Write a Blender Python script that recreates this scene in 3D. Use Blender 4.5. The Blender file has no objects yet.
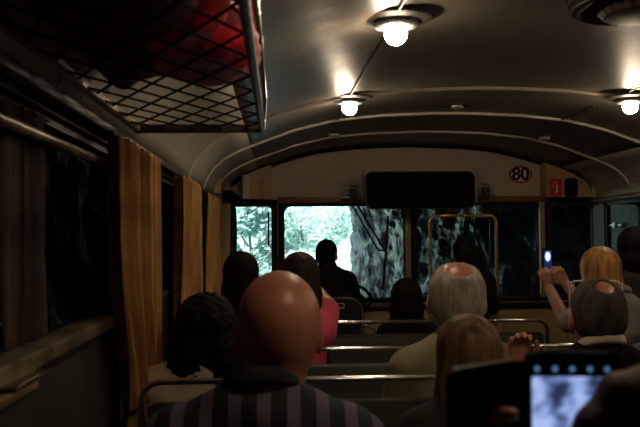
import bpy, bmesh, math, random
import numpy as np
from mathutils import Vector, Matrix, noise
R = math.radians
PI = math.pi
sc = bpy.context.scene
C = sc.collection

# ------------------------------------------------------------------ camera, world, sun, exposure
# the camera's eye is the origin: floor at FLOOR, +y is the front of the bus
FLOOR = -1.40
F = 800.0
cd = bpy.data.cameras.new('camera')
cam = bpy.data.objects.new('camera', cd); C.objects.link(cam)
cd.sensor_width = 36; cd.lens = F * 36 / 640
cam.matrix_world = (Matrix.Rotation(R(-3.0), 4, 'Z') @ Matrix.Rotation(R(90 + 1.78), 4, 'X') @ Matrix.Rotation(R(-0.45), 4, 'Z'))
cd.clip_start = .02
cd.dof.use_dof = True; cd.dof.focus_distance = 4.2; cd.dof.aperture_fstop = 7.0
sc.camera = cam
CM = cam.matrix_world.copy()

def P(px, py, Y):
    """point of the plane y=Y seen at a pixel of the 640x427 frame"""
    d = CM.to_3x3() @ Vector(((px - 320) / F, -(py - 213.5) / F, -1))
    return d * (Y / d.y)

w = bpy.data.worlds.new('world'); sc.world = w; w.use_nodes = True
w.node_tree.nodes['Background'].inputs[0].default_value = (.78, .93, 1.0, 1)
w.node_tree.nodes['Background'].inputs[1].default_value = 1.0
sd = bpy.data.lights.new('sun', 'SUN'); sd.energy = 10.5; sd.angle = R(2); sd.color = (.92, 1.0, .98)
sun = bpy.data.objects.new('sun', sd); C.objects.link(sun)
sun.rotation_euler = (R(50), 0, R(-32))
sc.view_settings.view_transform = 'Standard'; sc.view_settings.look = 'None'
sc.view_settings.exposure = 0.0; sc.view_settings.gamma = 1.0; sc.view_settings.use_curve_mapping = False
sc.cycles.use_denoising = True
sc.cycles.max_bounces = 8
BULB = 110.0
BULBC = (1.0, .80, .56)

# ------------------------------------------------------------------ materials
def mat(name, col, rough=.6, metal=0., col2=None, scale=8., bump=0., bscale=40., stretch=(1, 1, 1), emit=0., emitc=None, sheen=0., coat=0., spec=.5, dist=.005, lo=.35, hi=.65):
    m = bpy.data.materials.new(name); m.use_nodes = True
    n = m.node_tree.nodes; l = m.node_tree.links; b = n['Principled BSDF']
    b.inputs['Base Color'].default_value = (*col, 1); b.inputs['Roughness'].default_value = rough
    b.inputs['Metallic'].default_value = metal; b.inputs['Specular IOR Level'].default_value = spec
    if sheen: b.inputs['Sheen Weight'].default_value = sheen
    if coat: b.inputs['Coat Weight'].default_value = coat; b.inputs['Coat Roughness'].default_value = .15
    tc = n.new('ShaderNodeTexCoord'); mp = n.new('ShaderNodeMapping'); l.new(tc.outputs['Object'], mp.inputs[0])
    mp.inputs['Scale'].default_value = stretch
    if col2 is None: col2 = tuple(c * .8 for c in col)
    nz = n.new('ShaderNodeTexNoise'); nz.inputs['Scale'].default_value = scale; nz.inputs['Detail'].default_value = 5
    l.new(mp.outputs[0], nz.inputs['Vector'])
    cr = n.new('ShaderNodeValToRGB'); cr.color_ramp.elements[0].color = (*col2, 1); cr.color_ramp.elements[1].color = (*col, 1)
    cr.color_ramp.elements[0].position = lo; cr.color_ramp.elements[1].position = hi
    l.new(nz.outputs[0], cr.inputs[0]); l.new(cr.outputs[0], b.inputs['Base Color'])
    if bump:
        n2 = n.new('ShaderNodeTexNoise'); n2.inputs['Scale'].default_value = bscale; n2.inputs['Detail'].default_value = 6
        l.new(mp.outputs[0], n2.inputs['Vector'])
        bp = n.new('ShaderNodeBump'); bp.inputs['Strength'].default_value = bump; bp.inputs['Distance'].default_value = dist
        l.new(n2.outputs[0], bp.inputs['Height']); l.new(bp.outputs[0], b.inputs['Normal'])
    if emit:
        b.inputs['Emission Color'].default_value = (*(emitc or col), 1); b.inputs['Emission Strength'].default_value = emit
    return m

def glass(name, tint, refl=.8, rough=.02):
    m = bpy.data.materials.new(name); m.use_nodes = True
    n = m.node_tree.nodes; l = m.node_tree.links; n.remove(n['Principled BSDF'])
    t = n.new('ShaderNodeBsdfTransparent'); t.inputs[0].default_value = (*tint, 1)
    g = n.new('ShaderNodeBsdfGlossy'); g.inputs['Roughness'].default_value = rough
    lw = n.new('ShaderNodeLayerWeight'); lw.inputs[0].default_value = .5
    pw = n.new('ShaderNodeMath'); pw.operation = 'POWER'; pw.inputs[1].default_value = 5; l.new(lw.outputs['Facing'], pw.inputs[0])
    fr = n.new('ShaderNodeMath'); fr.operation = 'MULTIPLY_ADD'; fr.inputs[1].default_value = refl; fr.inputs[2].default_value = .03 * refl; l.new(pw.outputs[0], fr.inputs[0])
    mx = n.new('ShaderNodeMixShader'); l.new(fr.outputs[0], mx.inputs[0]); l.new(t.outputs[0], mx.inputs[1]); l.new(g.outputs[0], mx.inputs[2])
    l.new(mx.outputs[0], n['Material Output'].inputs[0])
    return m

def wavemat(name, c1, c2, scale, axis='X', rough=.8, dist=0., pos=.5, bands=None, ncol=None):
    m = bpy.data.materials.new(name); m.use_nodes = True
    n = m.node_tree.nodes; l = m.node_tree.links; b = n['Principled BSDF']; b.inputs['Roughness'].default_value = rough
    tc = n.new('ShaderNodeTexCoord')
    wv = n.new('ShaderNodeTexWave'); wv.bands_direction = axis; wv.inputs['Scale'].default_value = scale
    wv.inputs['Distortion'].default_value = dist; wv.inputs['Detail'].default_value = 2
    l.new(tc.outputs['Object'], wv.inputs['Vector'])
    cr = n.new('ShaderNodeValToRGB'); e = cr.color_ramp.elements
    e[0].color = (*c1, 1); e[1].color = (*c2, 1); e[0].position = pos - .04; e[1].position = pos + .04
    l.new(wv.outputs['Fac'], cr.inputs[0]); l.new(cr.outputs[0], b.inputs['Base Color'])
    return m

M = {}
M['ceiling'] = mat('ceiling', (.19, .16, .13), .43, col2=(.155, .13, .105), scale=1.5, bump=.2, bscale=9, dist=.012, spec=.35)
M['cove'] = mat('cove', (.42, .35, .27), .60, col2=(.34, .28, .21), scale=2)
M['rib'] = mat('rib', (.60, .52, .42), .35, scale=5)
M['header'] = mat('header', (.56, .45, .34), .55, col2=(.46, .36, .27), scale=3)
M['tan'] = mat('tan', (.46, .31, .14), .5, col2=(.38, .24, .10), scale=4)
M['paletan'] = mat('paletan', (.62, .50, .33), .45, scale=4)
M['wood'] = mat('wood', (.30, .13, .04), .4, col2=(.18, .075, .025), scale=6, stretch=(.2, .2, 3))
M['darkwood'] = mat('darkwood', (.07, .04, .02), .5, col2=(.035, .02, .01), scale=6, stretch=(1, .2, 3))
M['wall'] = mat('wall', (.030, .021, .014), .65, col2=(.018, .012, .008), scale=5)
M['floor'] = mat('floor', (.03, .028, .025), .7, scale=20)
M['rubber'] = mat('rubber', (.008, .008, .009), .6, scale=20)
M['black'] = mat('black', (.004, .004, .0045), .75, scale=20, spec=.12)
M['blackplastic'] = mat('blackplastic', (.012, .011, .011), .5, scale=20, spec=.3)
M['chrome'] = mat('chrome', (.75, .73, .70), .18, 1.0, col2=(.55, .53, .5), scale=12, bump=.05, bscale=60)
M['dullmetal'] = mat('dullmetal', (.35, .33, .30), .4, 1.0, scale=15)
M['moulding'] = mat('moulding', (.70, .54, .36), .28, .75, col2=(.25, .18, .11), scale=7, stretch=(1, 1.2, 1), lo=.42, hi=.6)
M['brass'] = mat('brass', (.55, .33, .10), .3, .7, scale=12)
M['pad'] = wavemat('pad', (.022, .030, .020), (.042, .052, .036), 3.0, 'Z', .7, 0)
M['pole_green'] = mat('green fabric', (.012, .06, .045), .8)
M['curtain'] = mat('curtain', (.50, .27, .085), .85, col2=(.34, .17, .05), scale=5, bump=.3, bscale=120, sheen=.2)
M['dimcurtain'] = mat('dim curtain', (.055, .028, .011), .85, col2=(.028, .015, .007), scale=5)  # same orange brown curtain, its dimness put into a darker colour
M['rock'] = mat('rock', (.12, .15, .18), .24, col2=(.02, .026, .035), scale=9, bump=1.0, bscale=16, stretch=(1, 1, .38), dist=.10, coat=.2)
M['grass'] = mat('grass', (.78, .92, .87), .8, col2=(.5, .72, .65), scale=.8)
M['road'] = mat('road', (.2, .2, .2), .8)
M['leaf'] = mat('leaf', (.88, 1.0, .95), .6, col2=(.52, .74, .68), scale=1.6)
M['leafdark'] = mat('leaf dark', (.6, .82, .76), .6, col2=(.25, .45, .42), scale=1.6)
M['bark'] = mat('bark', (.30, .36, .33), .9)
M['winglass'] = glass('window glass', (.40, .42, .42), .12)
M['frontglass'] = glass('windscreen glass', (.93, .97, .96))
M['bulb'] = mat('bulb', (1, .9, .75), .4, emit=BULB, emitc=BULBC)
M['opal'] = mat('opal', (.75, .70, .6), .35)
M['lampplate'] = mat('lamp plate', (.045, .032, .022), .5)
M['lampring'] = mat('lamp ring', (.5, .48, .44), .3, .8)
M['red'] = mat('red', (.62, .018, .02), .55, scale=4)
M['redfabric'] = mat('red fabric', (.80, .02, .02), .5, col2=(.5, .008, .01), scale=5, bump=.3, bscale=14, dist=.02)
M['shadedred'] = mat('shaded red', (.10, .005, .005), .8)  # red of the bag with its shade put into the colour
M['white'] = mat('white', (.8, .78, .74), .5)
M['skin'] = mat('skin', (.55, .27, .17), .42, col2=(.47, .20, .13), scale=14, bump=.06, bscale=90)
M['skinred'] = mat('ruddy skin', (.50, .20, .12), .4, col2=(.44, .165, .10), scale=14, bump=.08, bscale=90)
M['skinshade'] = mat('shaded skin', (.09, .05, .035), .6, scale=14)  # skin with the shade put into the colour, for the near right hand
M['skindark'] = mat('tanned skin', (.34, .16, .09), .5, scale=14)
M['hair_dark'] = mat('dark hair', (.006, .004, .003), .7, spec=.12, scale=40, stretch=(1, 1, .1), bump=.5, bscale=90, dist=.004)
M['hair_brown'] = mat('brown hair', (.03, .014, .007), .65, spec=.2, col2=(.012, .006, .003), scale=50, stretch=(1, 1, .08), bump=.5, bscale=80, dist=.004)
M['hair_lightbrown'] = mat('light brown hair', (.20, .11, .05), .6, spec=.25, col2=(.06, .03, .014), scale=55, stretch=(1, 1, .06), bump=.6, bscale=90, dist=.004)
M['hair_blond'] = mat('blond hair', (.58, .29, .09), .45, spec=.25, col2=(.22, .10, .03), scale=60, stretch=(1, 1, .06), bump=.6, bscale=90, dist=.004)
M['hair_white'] = mat('white hair', (.52, .46, .38), .7, spec=.25, col2=(.30, .25, .19), scale=60, stretch=(1, 1, .3), bump=.6, bscale=120, dist=.004)
M['hair_grey'] = mat('grey hair', (.085, .068, .05), .7, spec=.25, col2=(.035, .027, .02), scale=60, stretch=(1, 1, .3), bump=.6, bscale=120, dist=.003)
M['shirt_stripe'] = wavemat('striped shirt', (.010, .010, .017), (.115, .088, .125), 6.2, 'X', .85, .35, .58)
M['navy'] = mat('navy', (.010, .010, .016), .85)
M['cream'] = mat('cream cloth', (.72, .60, .47), .85, bump=.3, bscale=25)
M['whitecloth'] = mat('white cloth', (.30, .27, .24), .85, bump=.3, bscale=25)
M['olive'] = mat('olive cloth', (.30, .255, .15), .85, bump=.3, bscale=25, dist=.01)
M['pink'] = mat('pink cloth', (.62, .07, .12), .8)
M['blackcloth'] = mat('black cloth', (.006, .0055, .005), .9, spec=.15)
M['browncloth'] = mat('dark brown cloth', (.030, .022, .016), .9)
M['bluegrey'] = mat('blue grey cloth', (.10, .12, .15), .85)
M['trousers'] = mat('trousers', (.03, .03, .035), .85)
M['eye'] = mat('eye', (.7, .7, .68), .2)
M['shoe'] = mat('shoe', (.02, .018, .016), .5)
M['smallscreen'] = mat('lit phone screen', (.01, .01, .02), .3)

# ------------------------------------------------------------------ object helpers
def tag(o, label=None, cat=None, group=None, kind=None):
    if label: o['label'] = label
    if cat: o['category'] = cat
    if group: o['group'] = group
    if kind: o['kind'] = kind
    return o

def link(name, me, m, parent=None, smooth=True):
    if m is not None: me.materials.append(m)
    o = bpy.data.objects.new(name, me); C.objects.link(o)
    if smooth:
        for p in me.polygons: p.use_smooth = True
    if parent is not None:
        o.parent = parent; o.matrix_parent_inverse = parent.matrix_world.inverted()
    return o

def empty(name, loc, label=None, cat=None, group=None):
    o = bpy.data.objects.new(name, None); C.objects.link(o); o.empty_display_size = .05
    o.location = loc; o.matrix_world = Matrix.Translation(loc)
    return tag(o, label, cat, group)

class MB:
    def __init__(s): s.bm = bmesh.new()
    def box(s, a, b, bev=0.):
        a = Vector(a); b = Vector(b); c = (a + b) / 2; d = b - a
        g = bmesh.ops.create_cube(s.bm, size=1, matrix=Matrix.Translation(c) @ Matrix.Diagonal((*[abs(x) for x in d], 1)))
        if bev:
            ed = list({e for v in g['verts'] for e in v.link_edges})
            bmesh.ops.bevel(s.bm, geom=ed, offset=bev, segments=2, affect='EDGES', profile=.5)
        return s
    def tube(s, pts, r, n=10, closed=False, r2=None):
        pts = [Vector(p) for p in pts]; rings = []; N = len(pts)
        up = None
        for i, p in enumerate(pts):
            if closed: t = pts[(i + 1) % N] - pts[i - 1]
            else: t = pts[min(i + 1, N - 1)] - pts[max(i - 1, 0)]
            t.normalize()
            if up is None:
                up = t.cross(Vector((0, 0, 1)) if abs(t.z) < .9 else Vector((0, 1, 0))).normalized()
            up = (up - t * up.dot(t)).normalized(); b = t.cross(up)
            rr = r[i] if isinstance(r, (list, tuple)) else r
            rings.append([s.bm.verts.new(p + up * math.cos(2 * PI * k / n) * rr + b * math.sin(2 * PI * k / n) * (r2 or rr)) for k in range(n)])
        for i in range(N if closed else N - 1):
            A = rings[i]; B = rings[(i + 1) % N]
            for k in range(n):
                s.bm.faces.new((A[k], A[(k + 1) % n], B[(k + 1) % n], B[k]))
        if not closed:
            s.bm.faces.new(rings[0][::-1]); s.bm.faces.new(rings[-1])
        return s
    def lathe(s, prof, c, n=32, axis='Z', flute=0, fl=0.):
        """profile of (r, h); h along the axis"""
        c = Vector(c); rings = []
        for r, h in prof:
            ring = []
            for k in range(n):
                a = 2 * PI * k / n; rr = max(r, 1e-4) * (1 + (fl * math.cos(flute * a) if flute else 0))
                x, y = rr * math.cos(a), rr * math.sin(a)
                v = Vector((x, y, h)) if axis == 'Z' else Vector((x, h, y)) if axis == 'Y' else Vector((h, x, y))
                ring.append(s.bm.verts.new(c + v))
            rings.append(ring)
        for A, B in zip(rings, rings[1:]):
            for k in range(n): s.bm.faces.new((A[k], A[(k + 1) % n], B[(k + 1) % n], B[k]))
        return s
    def prism(s, poly, d):
        """closed polygon of 3d points pushed by vector d"""
        A = [s.bm.verts.new(p) for p in poly]; B = [s.bm.verts.new(Vector(p) + Vector(d)) for p in poly]
        s.bm.faces.new(A); s.bm.faces.new(B[::-1]); n = len(A)
        for k in range(n): s.bm.faces.new((A[k], B[k], B[(k + 1) % n], A[(k + 1) % n]))
        return s
    def grid(s, fn, nu, nv):
        V = [[s.bm.verts.new(fn(i / nu, j / nv)) for j in range(nv + 1)] for i in range(nu + 1)]
        for i in range(nu):
            for j in range(nv): s.bm.faces.new((V[i][j], V[i + 1][j], V[i + 1][j + 1], V[i][j + 1]))
        return s
    def ball(s, c, r, n=16, sc_=(1, 1, 1)):
        bmesh.ops.create_uvsphere(s.bm, u_segments=n * 2, v_segments=n, radius=r, matrix=Matrix.Translation(c) @ Matrix.Diagonal((*sc_, 1)))
        return s
    def build(s, name, m, parent=None, smooth=True, angle=None):
        bmesh.ops.recalc_face_normals(s.bm, faces=s.bm.faces[:])
        me = bpy.data.meshes.new(name); s.bm.to_mesh(me); s.bm.free()
        o = link(name, me, m, parent, smooth)
        if smooth and hasattr(me, 'set_sharp_from_angle'): me.set_sharp_from_angle(angle=R(40))
        return o

def solid(o, t, off=0.):
    md = o.modifiers.new('solid', 'SOLIDIFY'); md.thickness = t; md.offset = off; return o
def sub(o, n=1):
    md = o.modifiers.new('sub', 'SUBSURF'); md.levels = n; md.render_levels = n; return o

def rrect(x0, x1, z0, z1, r, n=6):
    pts = []
    for cx, cz, a0 in ((x1 - r, z1 - r, 0), (x0 + r, z1 - r, 90), (x0 + r, z0 + r, 180), (x1 - r, z0 + r, 270)):
        for k in range(n + 1):
            a = R(a0 + 90 * k / n); pts.append((cx + r * math.cos(a), cz + r * math.sin(a)))
    return pts

# ------------------------------------------------------------------ organic surfaces: smooth union field + surface nets
def field_mesh(name, prims, cuts=(), k=.02, h=.008, m=None, parent=None, wob=None):
    def bounds(p):
        if p[0] == 'c':
            a, b = np.array(p[1]), np.array(p[2]); r = max(p[3], p[4]); return np.minimum(a, b) - r, np.maximum(a, b) + r
        c = np.array(p[1]); r = max(p[2]); return c - r, c + r
    def dist(p, X):
        if p[0] == 'c':
            a, b = np.array(p[1], float), np.array(p[2], float); ab = b - a
            t = np.clip(((X - a) @ ab) / max(ab @ ab, 1e-9), 0, 1)
            q = X - a - t[..., None] * ab
            return np.sqrt((q * q).sum(-1)) - (p[3] + (p[4] - p[3]) * t)
        q = X - np.array(p[1]); rr = np.array(p[2])
        if len(p) > 3 and p[3] is not None: q = q @ p[3]
        k0 = np.sqrt(((q / rr) ** 2).sum(-1)); k1 = np.sqrt(((q / rr ** 2) ** 2).sum(-1))
        return np.where(k1 > 1e-6, k0 * (k0 - 1) / np.maximum(k1, 1e-6), -rr.min())
    lo = np.min([bounds(p)[0] for p in prims], 0) - 3 * h; hi = np.max([bounds(p)[1] for p in prims], 0) + 3 * h
    n = np.ceil((hi - lo) / h).astype(int) + 1
    D = np.full(n, 1.0)
    ax = [lo[i] + h * np.arange(n[i]) for i in range(3)]
    def region(p, mar):
        a, b = bounds(p)
        i0 = np.clip(np.floor((a - mar - lo) / h).astype(int), 0, n - 1); i1 = np.clip(np.ceil((b + mar - lo) / h).astype(int) + 1, 1, n)
        sl = tuple(slice(i0[j], i1[j]) for j in range(3))
        X = np.stack(np.meshgrid(ax[0][sl[0]], ax[1][sl[1]], ax[2][sl[2]], indexing='ij'), -1)
        return sl, X
    for p in prims:
        sl, X = region(p, k + 3 * h)
        if X.size == 0: continue
        d = dist(p, X); o = D[sl]
        hh = np.clip(.5 + .5 * (o - d) / k, 0, 1)
        D[sl] = o + (d - o) * hh - k * hh * (1 - hh)
    if wob:
        X = np.stack(np.meshgrid(*ax, indexing='ij'), -1); amp, fr, zf = wob
        D = D + amp * (np.sin(X[..., 0] * fr + 2 * np.sin(X[..., 2] * fr * zf)) * np.cos(X[..., 1] * fr * .9 + X[..., 2] * fr * zf * .7)
                       + .6 * np.sin(X[..., 0] * fr * 1.9 + 1.3) * np.sin(X[..., 2] * fr * zf * 2.1 + X[..., 1] * fr * 1.7))
    for p in cuts:
        if p[0] == 'plane':
            X = np.stack(np.meshgrid(*ax, indexing='ij'), -1)
            D = np.maximum(D, (X - np.array(p[1])) @ np.array(p[2])); continue
        sl, X = region(p, 6 * h); D[sl] = np.maximum(D[sl], -dist(p, X))
    D[0] = D[-1] = 1; D[:, 0] = D[:, -1] = 1; D[:, :, 0] = D[:, :, -1] = 1
    S = D < 0
    cn = n - 1
    cor = [(a, b, c) for a in (0, 1) for b in (0, 1) for c in (0, 1)]
    cs = sum(S[a:a + cn[0], b:b + cn[1], c:c + cn[2]].astype(np.int8) for a, b, c in cor)
    act = (cs > 0) & (cs < 8)
    idx = np.full(cn, -1, np.int64); I = np.argwhere(act); idx[act] = np.arange(len(I))
    acc = np.zeros((len(I), 3)); cnt = np.zeros(len(I))
    for a in cor:
        for axis in range(3):
            if a[axis]: continue
            b = list(a); b[axis] = 1
            A = tuple((I + a).T); B = tuple((I + b).T); da, db = D[A], D[B]
            cr = (da < 0) != (db < 0)
            t = np.where(cr, da / np.where(cr, da - db, 1), 0)
            pt = np.repeat(np.array(a, float)[None], len(I), 0); pt[:, axis] = t
            acc += pt * cr[:, None]; cnt += cr
    V = lo + h * (I + acc / cnt[:, None])
    faces = []
    for axis in range(3):
        b1, b2 = (axis + 1) % 3, (axis + 2) % 3
        A = S.take(range(n[axis] - 1), axis); B = S.take(range(1, n[axis]), axis)
        E = np.argwhere(A != B)
        ok = (E[:, b1] > 0) & (E[:, b2] > 0) & (E[:, b1] < cn[b1]) & (E[:, b2] < cn[b2]); E = E[ok]
        flip = A[tuple(E.T)]
        def off(d1, d2):
            G = E.copy(); G[:, b1] -= d1; G[:, b2] -= d2; return idx[tuple(G.T)]
        q = np.stack([off(1, 1), off(0, 1), off(0, 0), off(1, 0)], 1)
        q[~flip] = q[~flip][:, ::-1]; faces.append(q)
    faces = np.concatenate(faces); faces = faces[(faces >= 0).all(1)]
    me = bpy.data.meshes.new(name); me.vertices.add(len(V)); me.vertices.foreach_set('co', V.ravel())
    me.loops.add(len(faces) * 4); me.loops.foreach_set('vertex_index', faces.ravel().astype(np.int32))
    me.polygons.add(len(faces)); me.polygons.foreach_set('loop_start', (np.arange(len(faces)) * 4).astype(np.int32))
    me.update(calc_edges=True); me.validate()
    o = link(name, me, m, parent)
    sm = o.modifiers.new('smooth', 'SMOOTH'); sm.factor = .5; sm.iterations = 3
    return o

# ------------------------------------------------------------------ exterior: tunnel, hillside, shrubs
def rock_wall(name, path, z0, z1, ns, nz, amp, seed):
    """path: list of (x,y) walked by arclength, noise pushed"""
    pts = [Vector((x, y, 0)) for x, y in path]; L = [0]
    for a, b in zip(pts, pts[1:]): L.append(L[-1] + (b - a).length)
    def at(s):
        s *= L[-1]
        for i in range(len(pts) - 1):
            if s <= L[i + 1] + 1e-6:
                t = (s - L[i]) / (L[i + 1] - L[i]); d = (pts[i + 1] - pts[i]).normalized()
                return pts[i].lerp(pts[i + 1], t), Vector((-d.y, d.x, 0))
    def fn(u, v):
        p, nrm = at(u); z = z0 + (z1 - z0) * v
        q = Vector((p.x * 1.1, p.y * 1.1, z * .7 + seed))
        dn = noise.fractal(q, .8, 2.2, 6) * amp + (abs(noise.noise(Vector((p.x * 3.2, p.y * 3.2, z * 1.1 + seed)))) - .3) * amp * .55 + noise.fractal(Vector((p.x * 7, p.y * 7, z * 3.2 + seed)), .7, 2.1, 4) * amp * .22
        return p + nrm * dn + Vector((0, 0, z))
    o = MB().grid(fn, ns, nz).build(name, M['rock']); o['kind'] = 'structure'; return o
rock_wall('wall_tunnel_right', [(3.3, -3), (3.3, 5.9), (2.78, 6.5), (2.82, 7.2), (2.1, 8.1), (1.5, 9.4), (1.28, 11.5), (1.45, 15), (2.0, 18), (3.6, 20)], FLOOR - .6, 2.6, 420, 150, .20, 3)  # pinch at the bus nose added to keep daylight off the side windows
rock_wall('wall_tunnel_left', [(-2.4, 13.5), (-1.6, 11), (-1.2, 8), (-.80, 7.0), (-.78, 6.6), (-1.15, 5.9), (-1.15, -3)], FLOOR - .6, 2.6, 200, 60, .16, 9)  # unseen bulge at the bus front added to block daylight along the left side
def roof_fn(u, v):
    x = -3.2 + 7.4 * u; y = -3 + 14.5 * v
    return Vector((x, y, 1.75 - .78 * math.exp(-((y - 6.9) / .45) ** 2) + noise.fractal(Vector((x, y, 4)), .8, 2, 4) * .25))  # dip over the bus front added, out of view, to hold back daylight
o = MB().grid(roof_fn, 40, 80).build('ceiling_tunnel', M['rock']); o['kind'] = 'structure'
o = MB().box((-3, -3.4, FLOOR - .6), (4.2, -3, 2.6)).build('wall_sky_block', M['rock']); o['kind'] = 'structure'  # unseen plug added behind the bus to keep sky light out
def hill_fn(u, v):
    x = -16 + 36 * u; y = 13 + 32 * v
    return Vector((x, y, FLOOR - .55 + max(0, y - 15 - .25 * (x - 1)) * .33 + noise.fractal(Vector((x * .25, y * .25, 1)), .8, 2, 5) * .9))
o = MB().grid(hill_fn, 90, 80).build('ground_hillside', M['grass']); o['kind'] = 'structure'
o = MB().box((-3.2, -3.4, FLOOR - .75), (4.2, 17, FLOOR - .55)).build('ground_road', M['road']); o['kind'] = 'structure'

def shrub(name, c, rad, ht, nleaf, m, seed, label, group='shrubs outside the windscreen'):
    rng = random.Random(seed); c = Vector(c)
    root = empty(name, c, label, 'shrub', group)
    mb = MB(); mb.tube([c, c + Vector((.1, 0, ht * .4)), c + Vector((0, .1, ht * .8))], [.07, .05, .02])
    for k in range(6):
        a = rng.random() * 6.3; mb.tube([c + Vector((0, 0, ht * (.2 + .08 * k))), c + Vector((math.cos(a) * rad * .7, math.sin(a) * rad * .7, ht * (.5 + .07 * k)))], [.03, .01], 6)
    mb.build('stem', M['bark'], root)
    bm = bmesh.new()
    lumps = [(rng.uniform(-.6, .6) * rad, rng.uniform(-.6, .6) * rad, ht * rng.uniform(.25, .9), rng.uniform(.3, .55) * rad) for _ in range(12)]
    for i in range(nleaf):
        L = lumps[rng.randrange(12)]
        d = Vector((rng.gauss(0, 1), rng.gauss(0, 1), rng.gauss(0, 1))).normalized() * L[3] * rng.uniform(.7, 1.05)
        p = c + Vector(L[:3]) + d; s = rng.uniform(.05, .11)
        u = Vector((rng.gauss(0, 1), rng.gauss(0, 1), rng.gauss(0, .6))).normalized(); v = u.orthogonal().normalized()
        bm.faces.new([bm.verts.new(p + q) for q in (u * s, v * s * .5, -u * s, -v * s * .5)])
    me = bpy.data.meshes.new('foliage'); bm.to_mesh(me); bm.free()
    link('foliage', me, m, root, False)
    return root
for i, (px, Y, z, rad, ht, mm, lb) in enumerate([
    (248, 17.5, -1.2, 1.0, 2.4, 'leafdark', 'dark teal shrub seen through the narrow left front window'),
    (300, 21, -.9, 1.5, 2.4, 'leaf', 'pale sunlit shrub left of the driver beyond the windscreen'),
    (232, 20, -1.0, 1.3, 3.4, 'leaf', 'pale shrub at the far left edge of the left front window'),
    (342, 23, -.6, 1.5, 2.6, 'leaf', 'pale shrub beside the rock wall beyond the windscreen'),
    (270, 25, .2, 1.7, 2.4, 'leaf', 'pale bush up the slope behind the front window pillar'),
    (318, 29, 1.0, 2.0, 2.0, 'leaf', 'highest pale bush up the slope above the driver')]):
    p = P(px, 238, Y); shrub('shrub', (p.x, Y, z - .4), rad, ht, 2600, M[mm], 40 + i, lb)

# ------------------------------------------------------------------ bus shell
XL, XR, YF, YB = -.45, 2.47, 6.2, -1.2
XC = 1.01
prof_half = [(-.43, .285), (-.415, .34), (-.37, .41), (-.31, .463), (-.25, .497), (-.16, .535), (-.06, .572), (.1, .630), (.33, .685), (.6, .714), (.87, .725), (1.01, .727)]
profile = prof_half + [(2 * XC - x, z) for x, z in prof_half[-2::-1]]
def cz(x):
    for (x0, z0), (x1, z1) in zip(profile, profile[1:]):
        if x0 <= x <= x1: return z0 + (z1 - z0) * (x - x0) / (x1 - x0)
    return .285
def sheet(name, prof, y0, y1, m, ny=24):
    me = MB(); N = len(prof) - 1
    def fn(u, v):
        i = round(u * N); return Vector((prof[i][0], y0 + (y1 - y0) * v, prof[i][1]))
    o = me.grid(fn, N, ny).build(name, m); solid(o, .02, 0); return o
ncov = 5
o = sheet('ceiling', [(x, z + .01) for x, z in profile[ncov:-ncov]], YB - .05, YF + .06, M['ceiling']); o['kind'] = 'structure'
o = sheet('ceiling_cove_left', [(x, z + .01) for x, z in profile[:ncov + 1]], YB - .05, YF + .06, M['cove']); o['kind'] = 'structure'
o = sheet('ceiling_cove_right', [(x, z + .01) for x, z in profile[-ncov - 1:]], YB - .05, YF + .06, M['cove']); o['kind'] = 'structure'
for Y in (1.55, 2.95, 3.80, 4.58, 5.38):
    if Y == 2.95: continue
    pts = [(x, Y, z - .004) for x, z in profile]
    o = MB().tube(pts, .011, 10, r2=.009).build('ceiling_rib', M['rib'])
    o.name = 'trim_rib'; o['kind'] = 'structure'
o = MB().box((XL - .1, YB, FLOOR - .05), (XR + .1, YF, FLOOR)).build('floor', M['floor'], smooth=False); o['kind'] = 'structure'
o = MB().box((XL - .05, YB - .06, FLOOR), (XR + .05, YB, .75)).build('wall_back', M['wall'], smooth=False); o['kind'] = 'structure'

o = MB().prism([(x + (x - XC) * .06, YB - .08, z + .05) for x, z in [(-.46, .24)] + profile + [(2 * XC + .46, .24)]][::1] , (0, YF - YB + .16, 0)) if False else sheet('ceiling_leak_shell', [(XC + (x - XC) * 1.05, z + .05) for x, z in [(-.45, .2)] + profile + [(2 * XC + .45, .2)]], YB - .1, YF + .08, M['wall']); o['kind'] = 'structure'  # unseen outer shell added to stop light leaking in at the ceiling gaps
# side walls with window openings
SILL, HEAD = -.215, .255
def side_wall(side, wins, xin, xout):
    mb = MB()
    mb.box((xin, YB, FLOOR), (xout, YF, SILL))
    ys = [YB] + [q for a in wins for q in a] + [YF]
    for a, b in zip(ys[::2], ys[1::2]): mb.box((xin, a, SILL), (xout, b, HEAD))
    mb.box((xin, YB, HEAD), (xout, YF, .30))
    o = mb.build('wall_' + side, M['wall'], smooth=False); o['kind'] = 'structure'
wl = [(.15, 2.32), (2.5, 3.78), (3.95, 5.2)]
wr = [(.15, 2.32), (2.5, 3.78), (3.95, 5.95)]
side_wall('left', wl, XL, XL - .05); side_wall('right', wr, XR, XR + .05)
k = 0
for xw, wins in ((XL - .03, wl), (XR + .03, wr)):
    s = 1 if xw < 0 else -1
    for a, b in wins:
        k += 1
        g = MB().box((xw - .003, a, SILL), (xw + .003, b, HEAD)).build('window_%d' % k, M['winglass'], smooth=False); g['kind'] = 'structure'
        fr = MB()
        for q in (a + .012, (a + b) / 2, b - .012): fr.box((xw - .012, q - .012, SILL), (xw + .02 * s + .0, q + .012, HEAD))
        fr.box((xw - .012, a, HEAD - .02), (xw + .015, b, HEAD)); fr.box((xw - .012, a, SILL), (xw + .015, b, SILL + .02))
        fo = fr.build('window_frame', M['darkwood'], g, smooth=False)
        h_ = MB().box((xw + .02 * s, b - .30, .075), (xw + .032 * s, b - .10, .085)).box((xw + .02 * s, b - .22, .06), (xw + .045 * s, b - .19, .10)).build('window_latch', M['dullmetal'], g)
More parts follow.
